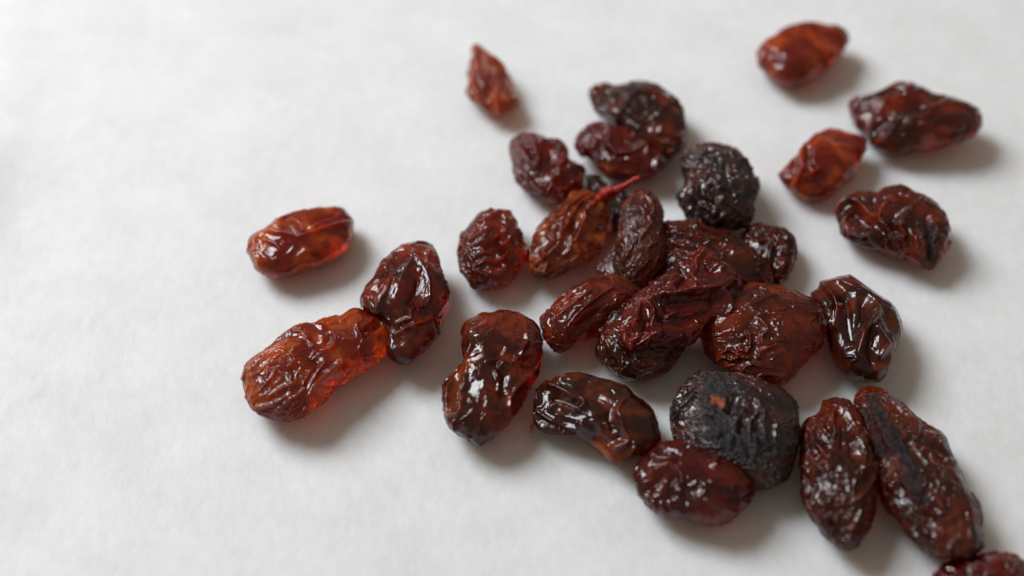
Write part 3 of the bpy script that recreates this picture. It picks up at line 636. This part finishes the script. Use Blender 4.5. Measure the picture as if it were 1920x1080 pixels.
     dict(stain_or_glow=[('pale_patch','c',14,[415,640,430,740,480,860])], wr=(34, 5.2, .6), fine=(15, 1.2), strokes=[('c', 9, 5, [440,640,490,680,530,740,570,760,570,700,530,640,490,600]), ('c', 8, 5, [590,620,650,620,710,660,720,720,680,760]), ('c', -9, 10, [640,700,650,740]), ('c', 6, 5, [500,800,540,850,600,890]), ('c', 6, 5, [740,760,800,800,810,860]), ('c', 6, 5, [690,790,640,850,700,900])])),
    ('DD', 'black', ('c', [1375,700,1420,650,1500,625,1600,640,1680,650,1740,700,1790,760,1805,840,1795,920,1780,1000,1745,1070,1700,1110,1640,1130,1560,1110,1480,1090,1400,1060,1365,1000,1360,930,1390,860,1370,780]),
     "roundish black raisin covered in small shiny knobs, behind the right side of the heap",
     dict(c=.8, wr=(26, 5.6, .9), fine=(12, 1.6), low=(60, 7), strokes=[('D', 9, 6, [240,490,280,500,320,540,350,480,380,440]), ('D', -8, 8, [180,480,200,560]), ('D', 7, 5, [280,560,310,600,390,540]), ('D', 7, 5, [220,370,230,420,300,450]), ('D', 6, 6, [370,370,360,380]), ('D', 6, 6, [430,320,440,340]), ('D', 6, 6, [350,300,360,310]), ('D', 6, 6, [290,290,270,320])])),
]
for idx, (key, mat, outline, label, opt) in enumerate(RAISINS):
    raisins[key] = build_raisin("raisin", mat, outline, label, seed=idx + 1, **opt)


# ------------------------------------------------------------------ stems
def stem_material(name, col, col2):
    m = bpy.data.materials.new(name)
    m.use_nodes = True
    nt = m.node_tree
    p = nt.nodes["Principled BSDF"]
    n = nt.nodes.new("ShaderNodeTexNoise")
    n.inputs["Scale"].default_value = 30
    tc = nt.nodes.new("ShaderNodeTexCoord")
    nt.links.new(tc.outputs["Object"], n.inputs["Vector"])
    x = nt.nodes.new("ShaderNodeMix")
    x.data_type = 'RGBA'
    x.inputs[6].default_value = (*col, 1)
    x.inputs[7].default_value = (*col2, 1)
    nt.links.new(n.outputs[0], x.inputs[0])
    nt.links.new(x.outputs[2], p.inputs["Base Color"])
    p.inputs["Subsurface Weight"].default_value = 0.25
    p.inputs["Specular IOR Level"].default_value = 0.3
    p.inputs["Subsurface Radius"].default_value = (1, .2, .1)
    p.inputs["Subsurface Scale"].default_value = 0.03
    p.inputs["Roughness"].default_value = 0.5
    b = nt.nodes.new("ShaderNodeBump")
    b.inputs["Distance"].default_value = 0.01
    b.inputs["Strength"].default_value = 0.5
    nt.links.new(n.outputs[0], b.inputs["Height"])
    nt.links.new(b.outputs[0], p.inputs["Normal"])
    return m


def stem_mesh(name, path, radii, seg=14, seed=3):
    """a tapering knobbly stalk swept along a path (cm)"""
    path = np.array(path, float)
    t = np.linspace(0, len(path) - 1, 36)
    P = np.stack([np.interp(t, range(len(path)), path[:, k]) for k in range(3)], 1)
    for _ in range(3):
        P[1:-1] = 0.25 * P[:-2] + 0.5 * P[1:-1] + 0.25 * P[2:]
    Rr = np.interp(t, range(len(path)), radii)
    T = np.gradient(P, axis=0)
    T /= np.linalg.norm(T, axis=1)[:, None]
    a = np.cross(T, [0.1, 0.2, 1.0])
    a /= np.linalg.norm(a, axis=1)[:, None]
    b = np.cross(T, a)
    vs = []
    for i in range(len(P)):
        for k in range(seg):
            th = 2 * math.pi * k / seg
            o = a[i] * math.cos(th) + b[i] * math.sin(th)
            vs.append(P[i] + o * Rr[i])
    vs = np.array(vs)
    wob = perlin(vs / 0.035 + seed) * 0.35 + perlin(vs / 0.015 + seed) * 0.15
    ctr = np.repeat(P, seg, 0)
    vs = ctr + (vs - ctr) * (1 + wob)[:, None]
    fs = [(i * seg + k, i * seg + (k + 1) % seg, (i + 1) * seg + (k + 1) % seg, (i + 1) * seg + k) for i in range(len(P) - 1) for k in range(seg)]
    fs += [tuple(range(seg))[::-1], tuple(range((len(P) - 1) * seg, len(P) * seg))]
    me = bpy.data.meshes.new(name)
    me.from_pydata(vs.tolist(), [], fs)
    me.update()
    return me


def place(u, v, z):
    r = ray(u, v)
    return CAM + r * ((z - CAM[2]) / r[2])


STEM = stem_material("red_stem_skin", (0.36, 0.007, 0.003), (0.15, 0.008, 0.005))
STEM2 = stem_material("brown_stem_skin", (0.20, 0.03, 0.01), (0.30, 0.07, 0.02))
f = raisins['F']
fl = np.array(f.location)
path = [place(1126, 376, .42), place(1136, 364, .50), place(1150, 358, .54), place(1162, 354, .58), place(1182, 342, .66), place(1195, 335, .71), place(1200, 333, .72)]
tidy("stem", stem_mesh("stem", [p_ - fl for p_ in path], [.074, .074, .060, .038, .032, .031, .024]), STEM, f)
g = raisins['P']
gl = np.array(g.location)
path = [place(1002, 792, .16), place(998, 798, .12), place(996, 806, .08), place(994, 812, .05)]
tidy("stem", stem_mesh("stem", [p_ - gl for p_ in path], [.020, .016, .010, .006], seed=9), STEM2, g)

# ------------------------------------------------------------------ the sheet of white baking paper
def paper_height(X, Y):
    P = np.stack([X, Y, np.zeros_like(X)], 1)
    h = 0.045 * perlin(P * np.array([.30, .42, 1]) + 4.2)
    h += 0.010 * perlin(P * np.array([.75, .9, 1]) + 14.2)
    n = perlin(P * np.array([.35, .5, 1]) + 31.7 + 0.3 * perlin(P * 1.1 + 3.3)[:, None])
    h += 0.010 * np.exp(-np.abs(n) / 0.10) * smoothstep(-3.0, -6.5, X + 0.35 * Y * 0)
    # bump added past the left picture edge, its right flank shading the paper
    d = np.hypot((X + 6.2) / 0.50, (Y - 1.4) / 1.0)
    h += 0.15 * np.exp(-d * d)
    rest = smoothstep(5.4, 3.4, np.hypot((X - 1.4) / 1.1, Y * 1.0))    # flat under the raisins
    return h * (1 - 0.85 * rest) - 0.012 * rest - 0.02 * (1 - rest)


def grid_axis(n, half, dense):
    t = np.linspace(-1, 1, n)
    return dense * t + (half - dense) * np.sign(t) * np.abs(t) ** 5


nx_, ny_ = 340, 340
gx, gy = np.meshgrid(grid_axis(nx_, 40, 9), grid_axis(ny_, 40, 9))
hz = paper_height(gx.ravel(), gy.ravel())
vs = np.stack([gx.ravel(), gy.ravel(), hz], 1)
ii = (np.arange(ny_ - 1)[:, None] * nx_ + np.arange(nx_ - 1)[None]).ravel()
fs = np.stack([ii, ii + 1, ii + nx_ + 1, ii + nx_], 1)
me = bpy.data.meshes.new("paper_sheet")
me.from_pydata(vs.tolist(), [], fs.tolist())
me.update()
pm = bpy.data.materials.new("white_baking_paper")
pm.use_nodes = True
nt = pm.node_tree
N = nt.nodes
L = nt.links
p = N["Principled BSDF"]
tc = N.new("ShaderNodeTexCoord")


def pnoise(scale, detail, stretch=(1, 1, 1), rot=0.0, rough=.5):
    mp = N.new("ShaderNodeMapping")
    mp.inputs["Scale"].default_value = stretch
    mp.inputs["Rotation"].default_value = (0, 0, rot)
    L.new(tc.outputs["Object"], mp.inputs["Vector"])
    n = N.new("ShaderNodeTexNoise")
    n.inputs["Scale"].default_value = scale
    n.inputs["Detail"].default_value = detail
    n.inputs["Roughness"].default_value = rough
    L.new(mp.outputs[0], n.inputs["Vector"])
    return n.outputs[0]


cr = N.new("ShaderNodeValToRGB")
cr.color_ramp.elements[0].position = 0.30
cr.color_ramp.elements[0].color = (0.65, 0.65, 0.64, 1)
cr.color_ramp.elements[1].position = 0.70
cr.color_ramp.elements[1].color = (0.77, 0.77, 0.775, 1)
add = N.new("ShaderNodeMath")
add.operation = 'MULTIPLY_ADD'
L.new(pnoise(1.3, 5, rough=.6), add.inputs[0])
add.inputs[1].default_value = 0.6
m2 = N.new("ShaderNodeMath")
m2.operation = 'MULTIPLY'
L.new(pnoise(11, 4, (1, .5, 1), .3, .65), m2.inputs[0])
m2.inputs[1].default_value = 0.4
L.new(m2.outputs[0], add.inputs[2])
L.new(add.outputs[0], cr.inputs[0])
L.new(cr.outputs[0], p.inputs["Base Color"])
p.inputs["Roughness"].default_value = 0.62
p.inputs["Subsurface Weight"].default_value = 0.85
p.inputs["Subsurface Radius"].default_value = (1.0, 0.86, 0.68)
p.inputs["Subsurface Scale"].default_value = 0.32
p.inputs["Specular IOR Level"].default_value = 0.25
b1 = N.new("ShaderNodeBump")
b1.inputs["Strength"].default_value = 0.42
b1.inputs["Distance"].default_value = 0.012
L.new(pnoise(30, 4, (1, .45, 1), .35, .6), b1.inputs["Height"])
b2 = N.new("ShaderNodeBump")
b2.inputs["Strength"].default_value = 0.4
b2.inputs["Distance"].default_value = 0.02
L.new(pnoise(6, 4, (1, 1, 1), 0, .55), b2.inputs["Height"])
L.new(b1.outputs[0], b2.inputs["Normal"])
L.new(b2.outputs[0], p.inputs["Normal"])
sheet = tidy("paper_sheet", me, pm)
sheet["label"] = "slightly crumpled white baking paper under all the raisins"
sheet["category"] = "paper"
